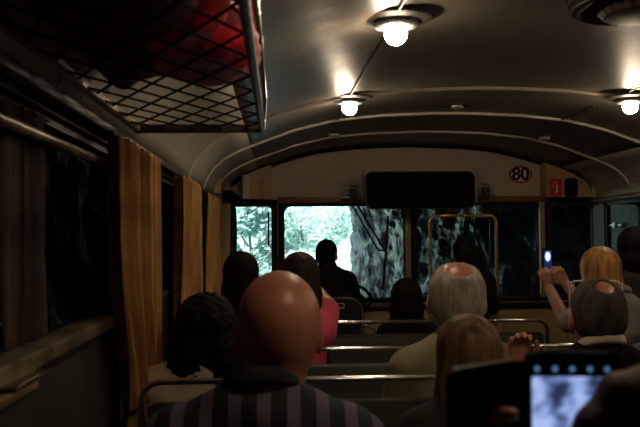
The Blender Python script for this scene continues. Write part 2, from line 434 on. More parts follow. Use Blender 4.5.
# mouldings on the left wall
def mould(x0, x1, y0, y1, z0, z1, m, name='trim_moulding'):
    o = MB().box((x0, y0, z0), (x1, y1, z1), .004).build(name, M[m]); o['kind'] = 'structure'; return o
mould(XL - .045, XL + .032, YB, 2.35, -.222, -.192, 'moulding', 'trim_sill')
mould(XL, XL + .012, 2.35, 5.2, -.222, -.200, 'darkwood', 'trim_sill')
o = MB().tube([(XL + .01, .2, .194), (XL + .01, 2.1, .194)], .011, 10).build('trim_window_rod', M['moulding']); o['kind'] = 'structure'
mould(XL + .0, XL + .03, YB, YF, .270, .292, 'darkwood', 'trim_cantrail')
mould(XR - .03, XR, YB, YF, .270, .292, 'tan', 'trim_cantrail')
mould(XL, XL + .03, 5.22, YF, FLOOR, .275, 'tan', 'wall_left_front_panel')
mould(XL + .005, -.352, 5.9, 5.96, FLOOR, .40, 'tan', 'wall_left_front_post')
# yellowish cantrail panel on the right front and pale posts
mould(XR - .05, XR, 4.6, 6.05, .292, .47, 'tan', 'wall_right_upper_panel')

# front wall with four rounded windows
def fx(px, Y=YF): return P(px, 238, Y).x
def fz(px, py, Y=YF): return P(px, py, Y).z
wins = [(230, 273, .05), (283, 404, .07), (415, 541, .07), (549, 592, .06)]
ztop, zbot = fz(340, 205), fz(340, 299)
bm = bmesh.new()
def loop_edges(pts):
    vs = [bm.verts.new((x, YF, z)) for x, z in pts]
    return [bm.edges.new((vs[i], vs[(i + 1) % len(vs)])) for i in range(len(vs))]
outer = [(XL - .08, FLOOR), (XL - .08, .285)] + [(XC + (x - XC) * 1.055, z + .055) for x, z in profile] + [(XR + .08, .285), (XR + .08, FLOOR)]
E = loop_edges(outer); rects = []
for a, b, r in wins:
    rr = (fx(a), fx(b), zbot, ztop, r); rects.append(rr); E += loop_edges(rrect(*rr))
bmesh.ops.triangle_fill(bm, use_beauty=True, edges=E)
me = bpy.data.meshes.new('wall_front'); bm.to_mesh(me); bm.free()
o = link('wall_front', me, M['black'], None, False); solid(o, .05, 1); o['kind'] = 'structure'
md = o.modifiers[0]; md.offset = 0
for i, rr in enumerate(rects):
    g = MB().prism([(x, YF + .005, z) for x, z in rrect(*rr)], (0, .006, 0)).build('window_%d' % (k + 1 + i), M['frontglass'], smooth=False); g['kind'] = 'structure'
    MB().tube([(x, YF - .03, z) for x, z in rrect(rr[0] - .004, rr[1] + .004, rr[2] - .004, rr[3] + .004, rr[4])], .016, 8, closed=True).build('window_frame', M['rubber'], g)
# header board, wooden ledge, tan posts
def header_poly(z0, off):
    pts = [(x, z - off) for x, z in profile if z - off > z0]
    return [(pts[0][0], z0)] + pts + [(pts[-1][0], z0)]
o = MB().prism([(x, YF - .045, z) for x, z in header_poly(.30, .03)], (0, .02, 0)).build('wall_front_header', M['header'], smooth=False); o['kind'] = 'structure'
o = MB().tube([(x, YF - .05, z - .035) for x, z in profile[3:-3]], .008, 8).build('trim_header_arch', M['rib']); o['kind'] = 'structure'
mould(fx(278), fx(546), YF - .09, YF - .02, .272, .318, 'wood', 'trim_front_ledge')
mould(fx(406, 6.1), fx(412, 6.1), YF - .06, YF - .03, zbot, ztop + .03, 'tan', 'trim_front_pillar')
mould(fx(542, 6.1), fx(547, 6.1), YF - .06, YF - .03, zbot, ztop + .03, 'tan', 'trim_front_pillar')
mould(fx(276, 6.1), fx(279, 6.1), YF - .06, YF - .03, zbot, ztop + .03, 'darkwood', 'trim_front_pillar')
mould(XL + .02, XR - .02, YF - .05, YF - .03, FLOOR, zbot - .03, 'tan', 'wall_front_lower')

# overhead lockers left and right of the header
def locker(x0, x1, label, sgn, xp):
    y0 = 6.0
    root = empty('overhead_locker', ((x0 + x1) / 2, y0, .30), label, 'locker')
    zt = min(cz(x0), cz(x1)) - .02
    def prism_x(a, b, yy0, yy1, nm, m, z0=.30, dz=.02):
        xs = [a + (b - a) * t / 4 for t in range(5)]
        pl = [(a, yy0, z0)] + [(x, yy0, cz(x) - dz) for x in xs] + [(b, yy0, z0)]
        return MB().prism(pl, (0, yy1 - yy0, 0)).build(nm, M[m], root, smooth=False)
    prism_x(x0, x1, y0, YF - .05, 'body', 'tan')
    MB().box((xp, y0 - .02, .30), (xp + .055, y0 - .001, .30 + .18), .004).build('post', M['paletan'], root)
    return root
lk = locker(-.27, -.05, 'tan overhead locker above the narrow left front window', 1, -.265)
MB().box((-.15, 5.98, .305), (-.105, 5.997, .43)).build('door', mat('orange wood', (.55, .22, .05), .5), lk)
rk = locker(fx(547, 6.0), fx(600, 6.0), 'tan overhead locker with red extinguisher sticker at right front', -1, fx(592, 6.0))

# black visor wedge left
p = [P(222, 190, 5.4), P(232, 190, 5.4), P(246, 202, 5.4), P(222, 203, 5.4)]
tag(MB().prism(p, (0, .1, 0)).build('sun_visor', M['black'], smooth=False), 'small black wedge visor at the top of the left front window', 'visor')
# partition hoop near the front left
o = MB().box((XL + .03, 5.20, .30), (-.37, 5.24, .44)).build('trim_hoop_panel', M['tan']); o['kind'] = 'structure'
# green drape strip
def strip(u, v):
    return Vector((fx(229.5, 6.0) + .045 * u + .006 * math.sin(v * 7) + .02 * u * v, 6.0 + .01 * math.sin(u * 15), ztop - (ztop - zbot) * v))
tag(solid(MB().grid(strip, 16, 16).build('side_drape', M['pole_green']), .004), 'dark green drape at the left edge of the front quarter window', 'drape')

# ------------------------------------------------------------------ ceiling lamps
def lamp(x, Y, lit, label):
    z = cz(x) - .004
    root = empty('ceiling_lamp', (x, Y, z), label, 'ceiling lamp', 'ceiling lamps')
    s = 1. if lit else .5
    MB().lathe([(0, 0), (.112 * s, 0), (.112 * s, -.007), (.09 * s, -.014), (0, -.014)], (x, Y, z), 40).build('mounting_plate', M['lampplate'], root)
    MB().lathe([(.068 * s, -.012), (.072 * s, -.022), (.064 * s, -.030), (.045 * s, -.033), (.03 * s, -.028)], (x, Y, z), 40).build('collar', M['lampring'] if lit else M['opal'], root)
    if lit: MB().ball((x, Y, z - .050), .036, 16).build('bulb', M['bulb'], root)
    else: MB().ball((x, Y, z - .024), .022, 10, (1, 1, .5)).build('cover', M['opal'], root)
    return root
lamp(.37, 2.46, True, 'lit round ceiling lamp nearest the camera above the bald man')
lamp(.35, 3.86, True, 'lit round ceiling lamp on the left, second from the camera')
lamp(1.71, 3.78, True, 'lit round ceiling lamp cut by the right edge of the photo')
lamp(1.68, 2.46, True, 'lit round ceiling lamp on the right side nearest the back')
lamp(.37, 1.02, True, 'lit round ceiling lamp on the left above and just behind the bald man')
lamp(1.66, 1.02, True, 'lit round ceiling lamp on the right nearest the back')
lamp(.36, 5.1, False, 'small unlit ceiling lamp at the front left of the roof')
lamp(2 * XC - .27, 5.15, False, 'small unlit ceiling lamp at the front right of the roof')
for xx, yy, lb in ((.98, 4.3, 'small round roof vent in the middle of the ceiling'),):
    z = cz(xx) - .003
    v = empty('roof_vent', (xx, yy, z), lb, 'vent')
    MB().lathe([(0, 0), (.075, 0), (.07, -.008), (0, -.008)], (xx, yy, z), 28).build('base', M['lampplate'], v)
    MB().lathe([(.03, -.008), (.035, -.02), (0, -.024)], (xx, yy, z), 20).build('knob', M['opal'], v)
def conduit(x0, y0, x1, y1, label):
    n = 14
    pts = [(x0 + (x1 - x0) * i / n, y0 + (y1 - y0) * i / n, cz(x0 + (x1 - x0) * i / n) - .008) for i in range(n + 1)]
    tag(MB().tube(pts, .004, 6).build('cable_conduit', M['lampplate']), label, 'cable conduit', 'lamp cable conduits')
conduit(.365, .2, .365, 2.40, 'thin dark conduit running from the camera to the nearest left lamp')
conduit(.365, 2.64, .345, 3.86, 'thin dark conduit between the two lit left lamps')
conduit(2 * XC - .365, 2.64, 2 * XC - .365, 3.86, 'thin dark conduit between the two right lamps')
conduit(2 * XC - .365, 4.1, 2 * XC - .365, 4.9, 'thin dark conduit running forward from the right lamp')
conduit(.345, 4.1, .345, 4.9, 'thin dark conduit running forward from the second left lamp')

# round roof ventilator
vx, vy = 1.07, 2.27; vz = cz(vx)
v = empty('roof_ventilator', (vx, vy, vz), 'large round ringed roof ventilator at the top right of the photo', 'ventilator')
MB().lathe([(.20, 0), (.215, -.01), (.215, -.016), (.20, -.020), (.195, -.028), (.21, -.032), (.21, -.038), (.195, -.042), (.185, -.05), (.2, -.054), (.2, -.06), (.18, -.064), (.15, -.05), (0, -.045)], (vx, vy, vz), 64).build('rings', M['lampplate'], v)
MB().lathe([(.13, -.048), (.135, -.060), (.12, -.075), (.06, -.078), (0, -.078)], (vx + .02, vy + .02, vz), 96, flute=24, fl=.03).build('fluted_cup', M['dullmetal'], v)
MB().ball((vx + .02, vy + .02, vz - .085), .016, 10).build('knob', M['chrome'], v)

# ------------------------------------------------------------------ luggage rack and bag
rx0, rx1, ry0, ry1, rz = XL + .03, -.045, .35, 2.36, .325
rk_ = empty('luggage_rack', (rx0, ry1, rz), 'dark wire mesh luggage rack above the left windows', 'luggage rack')
MB().tube([(rx1, ry0, rz), (rx1, ry1 - .03, rz), (rx1 - .005, ry1 - .006, rz), (rx1 - .03, ry1, rz), (rx0, ry1, rz)], .009, 10).build('edge_rail', M['lampplate'], rk_)
MB().tube([(rx1 + .005, ry0, rz + .09), (rx1 + .005, ry1 - .02, rz + .09), (rx1 + .003, ry1, rz + .07), (rx1, ry1, rz + .0)], .010, 10).build('upper_rail', M['chrome'], rk_)
MB().box((rx0, ry0, rz - .008), (rx0 + .02, ry1, rz + .012), .003).build('wall_rail', M['moulding'], rk_)
MB().box((rx0, ry1 - .012, rz - .012), (rx1, ry1 + .012, rz + .012), .003).build('end_bar', M['darkwood'], rk_)
mb = MB()
nxx = 0
def clip_line(x0, y0, x1, y1):
    # clip to the rack rectangle
    t0, t1 = 0., 1.; dx, dy = x1 - x0, y1 - y0
    for p_, q_ in ((-dx, x0 - rx0), (dx, rx1 - x0), (-dy, y0 - ry0), (dy, ry1 - y0)):
        if p_ == 0:
            if q_ < 0: return None
        else:
            t = q_ / p_
            if p_ < 0: t0 = max(t0, t)
            else: t1 = min(t1, t)
    if t0 >= t1: return None
    return (x0 + dx * t0, y0 + dy * t0), (x0 + dx * t1, y0 + dy * t1)
for i in range(-14, 60):
    b = ry0 + i * .165
    for sg in (1, -1):
        ln = clip_line(rx0 - .5, b - sg * .5 * 2.0, rx1 + .5, b + sg * (rx1 - rx0 + .5) * 2.0)
        if ln: mb.tube([(*ln[0], rz - .002 * sg), (*ln[1], rz - .002 * sg)], .0029, 5)
mb.build('wire_mesh', M['black'], rk_)
for yy in (.8, 1.9):
    MB().tube([(rx0, yy, rz), (XL + .02, yy, rz - .0), (XL + .05, yy, .36)], .007, 8).build('bracket', M['dullmetal'], rk_)
# bag
bag = [('e', (-.20, 1.02, .42), (.13, .55, .085)), ('e', (-.15, 1.50, .42), (.09, .24, .085)),
       ('e', (-.135, 1.70, .435), (.088, .23, .098)), ('e', (-.22, 1.62, .41), (.10, .22, .07)), ('c', (-.09, 1.52, .40), (-.085, 1.8, .42), .04, .045)]
bg = field_mesh('travel_bag', bag, k=.05, h=.012, m=M['redfabric'], wob=(.006, 34, .8), cuts=[('plane', (0, 0, .337), (0, 0, -1))])
tag(bg, 'crumpled red fabric bag lying on the luggage rack', 'bag')
field_mesh('shaded_side', [('e', (-.27, 1.0, .385), (.105, .84, .05)), ('c', (-.33, .5, .36), (-.34, 1.78, .36), .035, .03), ('e', (-.21, 1.0, .37), (.11, .42, .04)), ('e', (-.29, 1.55, .37), (.06, .22, .035))], k=.03, h=.012, m=M['shadedred'], parent=bg, cuts=[('plane', (0, 0, .331), (0, 0, -1))])  # unlit side of the bag, its shade built as a darker red piece

# ------------------------------------------------------------------ curtains
def curtain(y0, y1, zt, zb, ztie, folds, m, label, amp=.026, seed=0, x=None):
    x = XL + .055 if x is None else x
    root = empty('window_curtain', (x, (y0 + y1) / 2, zb), label, 'curtain', 'left window curtains')
    rng = random.Random(seed); ph = [rng.uniform(-.5, .5) for _ in range(40)]
    def fn(u, v):
        z = zt + (zb - zt) * v
        d = abs(z - ztie) / .28; pinch = 1 - .45 * math.exp(-d * d)
        c = .5 + .12 * math.exp(-d * d)
        uu = c + (u - .5) * pinch
        a = u * folds * 2 * PI + ph[int(u * folds) % 40] * .6 + .5 * math.sin(v * 3 + seed)
        return Vector((x + amp * (math.sin(a) + .3 * math.sin(2.3 * a + 1)) * (.75 + .35 * v), y0 + (y1 - y0) * uu + .006 * math.sin(a * 2), z))
    o = MB().grid(fn, folds * 12, 40).build('fabric', M[m], root); solid(o, .003)
    if ztie > zb:
        yc = y0 + (y1 - y0) * .62; hw = (y1 - y0) * .30
        MB().tube([(x + .028 * math.cos(t) , yc + hw * math.sin(t), ztie + .01 * math.cos(t)) for t in [2 * PI * i / 20 for i in range(20)]], .006, 6, closed=True).build('tie_band', M['blackcloth'], root)
    MB().tube([(x, y0 - .02, zt + .002), (x, y1 + .02, zt + .002)], .005, 6).build('rod', M['dullmetal'], root)
curtain(1.95, 2.60, .255, -.66, -.46, 9, 'curtain', 'orange brown window curtain nearest the bald man, largest', seed=1)
curtain(3.22, 4.02, .262, -.60, -.9, 8, 'curtain', 'orange brown curtain at the second side window pillar', amp=.028, seed=2)
curtain(4.55, 5.22, .262, -.60, -.9, 6, 'curtain', 'orange brown curtain furthest forward beside the front corner', amp=.024, seed=3)
curtain(1.36, 1.62, .240, -.185, -1.9, 4, 'dimcurtain', 'dim brown curtain at the far left of the photo', seed=4, amp=.010, x=XL - .012)

# pale ledge and chrome handle low on the left wall
q = P(38, 380, 1.38)
lh = empty('wall_grab_handle', q, 'short chrome grab handle over a pale plate under the left window sill', 'handle')
MB().tube([(XL + .002, 1.28, q.z), (XL + .035, 1.285, q.z), (XL + .035, 1.49, q.z), (XL + .002, 1.495, q.z)], .005, 8).build('bar', M['chrome'], lh)
MB().box((XL, 1.27, q.z - .035), (XL + .008, 1.51, q.z + .03), .003).build('plate', M['tan'], lh)

# ------------------------------------------------------------------ benches
SEAT = -.97
def bench(x0, x1, Y, h, label, grp='bench rows'):
    root = empty('bench', ((x0 + x1) / 2, Y + .2, FLOOR), label, 'bench', grp)
    pb = Y - .035
    def back(u, v):
        return None
    MB().box((x0 + .02, pb - .025, SEAT - .02), (x1 - .02, pb + .025, h - .055), .018).build('backrest', M['pad'], root)
    MB().box((x0 + .02, pb + .02, SEAT - .09), (x1 - .02, pb + .48, SEAT), .025).build('cushion', M['pad'], root)
    r = .05
    pts = [(x0, pb, SEAT - .05), (x0, pb, h - r)] + [(x0 + r - r * math.cos(t), pb, h - r + r * math.sin(t)) for t in (R(30), R(60), R(90))] + \
          [(x0 + (x1 - x0) * t, pb, h) for t in (.3, .5, .7)] + [(x1 - r + r * math.sin(t), pb, h - r + r * math.cos(t)) for t in (0, R(30), R(60), R(90))] + [(x1, pb, SEAT - .05)]
    MB().tube(pts, .0085, 12).build('top_rail', M['chrome'], root)
    for xx in (x0 + .2, x1 - .2):
        MB().tube([(xx, pb, h - .06), (xx, pb, h)], .005, 8).build('rail_bracket', M['dullmetal'], root)
    for xx in (x0 + .08, x1 - .08):
        for yy in (pb + .02, pb + .44):
            MB().tube([(xx, yy, FLOOR), (xx, yy, SEAT - .085)], .014, 8).build('leg', M['dullmetal'], root)
    return root
BL0, BL1, BR0, BR1 = XL + .085, 1.22, 1.45, XR - .08
for Y, h, nm in ((.62, -.38, 'row nearest the camera'), (1.36, -.38, 'row the bald man sits in'), (2.19, -.378, 'row behind the grey haired man'), (2.92, -.398, 'second row from the front'), (3.63, -.378, 'front row')):
    bench(BL0, BL1, Y, h, 'green bench with chrome rail, left side, ' + nm)
    bench(BR0, BR1, Y, h, 'green bench with chrome rail, right side, ' + nm)

# ------------------------------------------------------------------ people
def rotm(yaw, pitch=0, roll=0):
    return np.array(Matrix.Rotation(yaw, 3, 'Z') @ Matrix.Rotation(pitch, 3, 'X') @ Matrix.Rotation(roll, 3, 'Y'))
def finger_hand(c, up, side, curl, s=1.0, fw=None):
    """palm prim list: c wrist, up = wrist->fingers direction, side = towards the thumb, fingers curl towards `curl`"""
    c = Vector(c); up = Vector(up).normalized(); side = Vector(side); side = (side - up * side.dot(up)).normalized()
    cur = Vector(curl); cur = (cur - up * cur.dot(up) - side * cur.dot(side)).normalized()
    pr = []
    T = lambda v: tuple(v)
    kn = []
    for i, (o_, L, base) in enumerate(((.030, .072, .088), (.010, .080, .092), (-.010, .074, .089), (-.029, .058, .082))):
        k0 = c + up * base * s + side * o_ * s; kn.append(k0)
        pr.append(('c', T(c + side * o_ * .55 * s + up * .015 * s), T(k0), .014 * s, .011 * s))
        a1 = R(38); a2 = R(85); a3 = R(125)
        k1 = k0 + (up * math.cos(a1) + cur * math.sin(a1)) * L * .45 * s
        k2 = k1 + (up * math.cos(a2) + cur * math.sin(a2)) * L * .32 * s
        k3 = k2 + (up * math.cos(a3) + cur * math.sin(a3)) * L * .23 * s
        pr += [('c', T(k0), T(k1), .0095 * s, .0085 * s), ('c', T(k1), T(k2), .0085 * s, .008 * s), ('c', T(k2), T(k3), .008 * s, .0068 * s)]
    t0 = c + side * .024 * s + up * .02 * s; t1 = t0 + side * .028 * s + up * .03 * s + cur * .012 * s; t2 = t1 + side * .006 * s + up * .03 * s + cur * .014 * s; t3 = t2 + up * .022 * s - side * .004 * s + cur * .012 * s
    pr += [('c', T(t0), T(t1), .014 * s, .011 * s), ('c', T(t1), T(t2), .0105 * s, .0095 * s), ('c', T(t2), T(t3), .0095 * s, .0075 * s)]
    return pr

def person(label, x, Y, zt, s=1., yaw=0, pitch=0, skin='skin', shirt='blackcloth', hair=None, hstyle=None, broad=1., arms=None, hw=1., group=None, cat='person', hands=True, sleeve_long=False, neckline=.255, seated=True, ears=True, res=.0085, wob=None, shirt2=None, lean=0, torso_dx=0, lift=.085, crown=None, nr=.056, hs=1.):
    """head centre is .115*s below the crown at zt"""
    H = Vector((x, Y, zt - .118 * s)); RM = rotm(yaw, pitch); RI = RM  # columns = local axes; q @ RM gives local coords
    RV = Matrix(RM.tolist())
    def hp(p): return tuple(H + RV @ Vector((p[0] * s * hw, p[1] * s, p[2] * s)))
    def he(p, r): return ('e', hp(p), tuple(q * s for q in r), RI)
    B = H + Vector((torso_dx, lean, .0))
    UP = lift * s; BT = B + Vector((0, 0, UP))
    def bp(p): return tuple(BT + Vector((p[0] * s * broad, p[1] * s, p[2] * s)))
    def bpn(p): return tuple(BT + Vector((p[0] * s, p[1] * s, p[2] * s)))
    head = [he((0, -.012, .028), (.080 * hw, .095, .090)), he((0, -.03, -.005), (.066 * hw, .068, .072)), he((0, .030, -.045), (.056 * hw, .060, .068)),
            he((0, .045, -.085), (.036, .034, .026)),
            ('c', hp((0, .088, .005)), hp((0, .104, -.030)), .010 * s, .014 * s),          # nose
            he((0, .085, -.062), (.024, .012, .009)),                                    # lips
            he((0, .080, .022), (.052, .014, .012))]                                     # brow
    neck = [('c', hp((0, -.024, -.045)), bpn((0, -.035, -.20)), nr * s * .96, (nr + .006) * s)]
    if ears:
        for q in (-1, 1):
            head.append(he((q * (.080), -.004, -.016), (.008, .017, .028)))
            pass
    tor = [('c', bp((-.13, -.035, -.265)), bp((.13, -.035, -.265)), .052 * s, .052 * s), ('e', bp((0, -.02, -.36)), (.175 * s * broad, .105 * s, .16 * s)),
           ('e', bp((0, -.005, -.53)), (.155 * s * broad, .115 * s, .17 * s)), ('e', tuple(B + Vector((0, .01 * s, -.66 * s))), (.17 * s * broad, .125 * s, .13 * s)), ('e', tuple(B + Vector((0, .0, -.54 * s))), (.155 * s * broad, .115 * s, .13 * s)),
           ('c', bpn((-.03, -.035, -.20)), bp((-.13, -.03, -.262)), .038 * s, .045 * s), ('c', bpn((.03, -.035, -.20)), bp((.13, -.03, -.262)), .038 * s, .045 * s)]
    seatz = SEAT + .0; legs = []
    zh = B.z - .70 * s
    for q in (-1, 1):
        hx = B.x + q * .09 * s
        legs += [('c', (hx, B.y + .03, zh), (hx + q * .03, B.y + .34, zh + .01), .078 * s, .058 * s), ('c', (hx + q * .03, B.y + .34, zh), (hx + q * .03, B.y + .33, FLOOR + .09), .052 * s, .036 * s)]
    armp = []; armc = []; handp = []
    arms = arms or {}
    for q, sd_ in ((-1, 'L'), (1, 'R')):
        sh = Vector(bp((q * .165, -.03, -.275)))
        if sd_ in arms: el, wr_, hd = arms[sd_]; el = Vector(el); wr_ = Vector(wr_)
        else:
            el = Vector(bp((q * .215, .02, -.52))); wr_ = Vector(bp((q * .12, .20, -.60))); hd = (Vector((-q * .35, 1, -.05)), Vector((-q, 0, .4)), Vector((0, 0, -1)))
        armp += [('c', tuple(sh), tuple(el), .045 * s, .036 * s), ('c', tuple(el), tuple(wr_), .036 * s, .025 * s)]
        d = (wr_ - el)
        armc.append((sh, el, wr_))
        if hands: handp.append(finger_hand(wr_, hd[0], hd[1], hd[2], s * hs))
    root = field_mesh('person', head + neck + tor + legs + armp, k=.016 * s, h=res, m=M[skin])
    tag(root, label, cat, group)
    for hq in handp: field_mesh('hand', hq, k=.006, h=.0034, m=M[skin], parent=root)
    # eyes
    for q in (-1, 1):
        ey = MB().ball(hp((q * .030, .079, .004)), .011 * s, 8).build('eye', M['eye'], root)
        MB().ball(hp((q * .030, .0855, .003)), .0056 * s, 6).build('iris', M['black'], ey)
    # shirt
    g = .012
    sp = [(p[0], p[1], p[2], p[3] + g, p[4] + g) if p[0] == 'c' else ('e', p[1], tuple(r + g for r in p[2])) for p in tor]
    for sh, el, wr_ in armc:
        e2 = el + (wr_ - el) * (.92 if sleeve_long else -.25)
        if sleeve_long: sp += [('c', tuple(sh), tuple(el), .047 * s + g, .040 * s + g), ('c', tuple(el), tuple(e2), .040 * s + g, .030 * s + g * .6)]
        else: sp += [('c', tuple(sh), tuple(sh.lerp(el, .80)), .047 * s + g, .044 * s + g)]
    sp.append(('e', bpn((0, -.036, -.215)), (.100 * s, .088 * s, .062 * s)))
    cuts = [('c', bpn((0, -.034, -.120)), bpn((0, .01, -.02)), (nr + .003) * s, .088 * s)]
    sh_o = field_mesh('shirt', sp, cuts, k=.03 * s, h=res, m=M[shirt], parent=root, wob=(.0022, 45, .5))
    # collar ring
    cc = Vector(bpn((0, -.034, -.176)))
    MB().tube([cc + Vector(((nr + .007) * s * math.cos(t), (nr + .007) * s * math.sin(t), .012 * s - .028 * s * math.sin(t))) for t in [2 * PI * i / 24 for i in range(24)]], .010 * s, 8, closed=True, r2=.016 * s).build('collar', M[shirt2 or shirt], sh_o)
    lg = [(p[0], p[1], p[2], p[3] + .01, p[4] + .01) for p in legs] + [('e', tuple(B + Vector((0, .01, -.69 * s))), (.18 * s * broad, .135 * s, .10 * s))]
    field_mesh('trousers', lg, k=.02, h=.012, m=M['trousers'], parent=root)
    for q in (-1, 1):
        hx = B.x + q * .12 * s
        field_mesh('shoe', [('c', (hx, B.y + .31, FLOOR + .045), (hx, B.y + .48, FLOOR + .035), .042, .034)], k=.01, h=.01, m=M['shoe'], parent=root)
    # hair
    if hstyle:
        hc = []; hpz = []; kw = dict(k=.02, h=res * .8)
        if hstyle == 'ring':      # balding: sides and back only
            hpz = [he((0, -.014, .032), (.081 * hw, .099, .091)), he((0, -.034, -.004), (.077 * hw, .082, .080))]
            hc = [he(*(crown or ((0, -.045, .108), (.042, .062, .046)))), he((0, .10, -.03), (.10, .085, .12)), ('c', hp((.085, .004, -.015)), hp((.085, .03, -.03)), .024 * s, .03 * s), ('c', hp((-.085, .004, -.015)), hp((-.085, .03, -.03)), .024 * s, .03 * s),
                  he((0, -.04, -.112), (.12, .12, .05))]; kw['k'] = .01
        elif hstyle == 'short':
            hpz = [he((0, -.012, .034), (.081 * hw, .099, .092)), he((0, -.034, -.004), (.078 * hw, .083, .083))]
            hc = [he((0, .105, -.02), (.10, .075, .10)), ('c', hp((.085, .006, -.015)), hp((.085, .03, -.03)), .024 * s, .03 * s), ('c', hp((-.085, .006, -.015)), hp((-.085, .03, -.03)), .024 * s, .03 * s),
                  he((0, -.04, -.135), (.12, .12, .05))]; kw['k'] = .01
        elif hstyle == 'bob':
            hpz = [he((0, -.012, .036), (.088 * hw, .106, .098)), he((0, -.035, -.05), (.092 * hw, .088, .10)), he((.055, 0, -.07), (.04, .06, .08)), he((-.055, 0, -.07), (.04, .06, .08))]
            hc = [he((0, .125, -.04), (.060, .095, .115))]
        elif hstyle == 'long':
            hpz = [he((0, -.012, .036), (.086 * hw, .104, .096)), he((0, -.040, -.06), (.086 * hw, .078, .12)), he((0, -.062, -.16), (.088 * hw, .05, .13)), he((.062, -.02, -.11), (.034, .055, .13)), he((-.062, -.02, -.11), (.034, .055, .13))]
            hc = [he((0, .125, -.04), (.056, .095, .115))]
        elif hstyle == 'curly':
            hpz = [he((0, -.012, .030), (.098, .112, .100)), he((-.045, -.045, -.06), (.075, .085, .10)), he((.045, -.045, -.06), (.075, .085, .10)), he((0, -.06, -.09), (.095, .055, .065))]
            hc = [he((0, .135, -.04), (.055, .095, .115))]; wob = wob or (.006, 120, .9)
        hair_o = field_mesh('hair', hpz, hc, m=M[hair], parent=root, wob=wob or (.0016, 160, .15), **kw)
    return root, H

# bald man in the foreground
p_ = P(278, 270, 1.49)
person('bald man seen from behind in a dark striped shirt', p_.x, 1.49, p_.z, 1.0, yaw=R(8), skin='skinred', shirt='shirt_stripe', shirt2='navy', broad=1.02, hw=.95, torso_dx=-.03, lift=.078)
# dark curly haired woman at the window
p_ = P(206, 296, 2.36)
person('dark curly haired person in a pale top beside the window curtain', p_.x, 2.36, p_.z, .93, yaw=R(5), shirt='cream', hair='hair_dark', hstyle='curly', broad=.86, torso_dx=-.01, lift=.11)
# silhouette against the left front window
p_ = P(241, 254, 3.74)
person('dark haired silhouette below the narrow left front window', p_.x, 3.74, p_.z, .95, shirt='blackcloth', hair='hair_dark', hstyle='bob', broad=.9)
# woman with pink top
p_ = P(300, 255, 3.30)
hx = P(318, 283, 3.35)
person('brown haired woman in a pink top left of the driver', p_.x, 3.30, p_.z, .95, yaw=R(-10), shirt='pink', hair='hair_brown', hstyle='bob', broad=.62, torso_dx=-.01, lift=.055,
       arms={'R': (tuple(P(328, 306, 3.38)), tuple(P(312, 284, 3.50)), (Vector((-.3, .2, 1)), Vector((-1, 0, 0)), Vector((0, 1, 0))))})
# grey haired balding man
p_ = P(456, 262, 2.36)
person('balding man with white hair in an olive shirt', p_.x, 2.36, p_.z, 1.0, yaw=R(-3), skin='skinred', shirt='olive', hair='hair_white', hstyle='ring', hw=1.04, broad=.95, lift=.075, torso_dx=-.0)
# child
p_ = P(467, 318, 1.74)
person('child with light brown hair in front of the dark phone cover', p_.x, 1.74, p_.z, .80, yaw=R(4), shirt='browncloth', hair='hair_lightbrown', hstyle='long', broad=.85, hw=1.02)
# right man with glasses on his head
p_ = P(596, 279, 2.40)
fx_ = P(519, 347, 2.25)
mr, HR = person('dark grey haired man with pale glasses pushed up on his head', p_.x, 2.40, p_.z, .98, yaw=R(-4), skin='skinred', shirt='blackcloth', shirt2='cream', hair='hair_grey', hstyle='ring', hw=1.03, hs=.82, crown=((.005, -.068, .098), (.026, .036, .025)),
       arms={'L': ((fx_.x + .02, 2.32, fx_.z - .30), (fx_.x + .003, 2.27, fx_.z - .065), (Vector((.1, .1, 1)), Vector((1, -.2, 0)), Vector((0, -1, .2))))})
# blond woman taking a picture
p_ = P(599, 249, 3.30)
hA = P(548, 276, 3.55); 
person('blond woman in a white top raising a small lit phone', p_.x, 3.30, p_.z, .93, yaw=R(6), skin='skindark', shirt='whitecloth', hair='hair_blond', hstyle='long', broad=.72, torso_dx=.05, hs=.8,
       arms={'L': (tuple(P(566, 322, 3.42)), tuple(P(549, 288, 3.62)), (Vector((-.25, .1, 1)), Vector((1, 0, .2)), Vector((.2, 1, 0)))),
             'R': (tuple(P(592, 318, 3.42)), tuple(P(566, 284, 3.62)), (Vector((-.6, .1, 1)), Vector((-1, 0, 0)), Vector((0, 1, 0))))})
# dark haired person at right edge
p_ = P(634, 229, 3.95)
person('dark haired person with brown clothes at the right edge behind the blond woman', p_.x, 3.95, p_.z, 1.0, shirt='browncloth', hair='hair_dark', hstyle='bob')
# blue grey shirt, head off frame
p_ = P(672, 282, 2.98)
person('person in a blue grey shirt whose shoulder shows at the right edge', p_.x, 2.98, p_.z, .98, shirt='bluegrey', hair='hair_brown', hstyle='short')
# front dark heads
p_ = P(406, 280, 4.3)
person('black silhouette of a person right of the driver seat below the windscreen', p_.x, 4.3, p_.z, .95, shirt='blackcloth', hair='hair_dark', hstyle='bob', broad=.72, skin='skindark')
p_ = P(463, 237, 4.95)
p_ = P(463, 238, 4.6)
person('dim dark haired person standing in front of the right windscreen', p_.x, 4.6, p_.z, .80, shirt='blackcloth', hair='hair_dark', hstyle='short', skin='skindark', seated=False)
# driver
p_ = P(327, 240, 5.25)
person('driver in a dark jacket seen against the bright windscreen', p_.x, 5.25, p_.z, .86, yaw=R(-25), shirt='blackcloth', hair='hair_dark', hstyle='short', skin='skindark', sleeve_long=True, broad=.98,
       arms={'R': (tuple(P(356, 300, 5.40)), tuple(P(362, 300, 5.62)), (Vector((.1, 1, .1)), Vector((-1, 0, .5)), Vector((0, 0, -1)))),
             'L': (tuple(P(303, 312, 5.40)), tuple(P(330, 304, 5.62)), (Vector((.1, 1, .1)), Vector((1, 0, .5)), Vector((0, 0, -1))))})

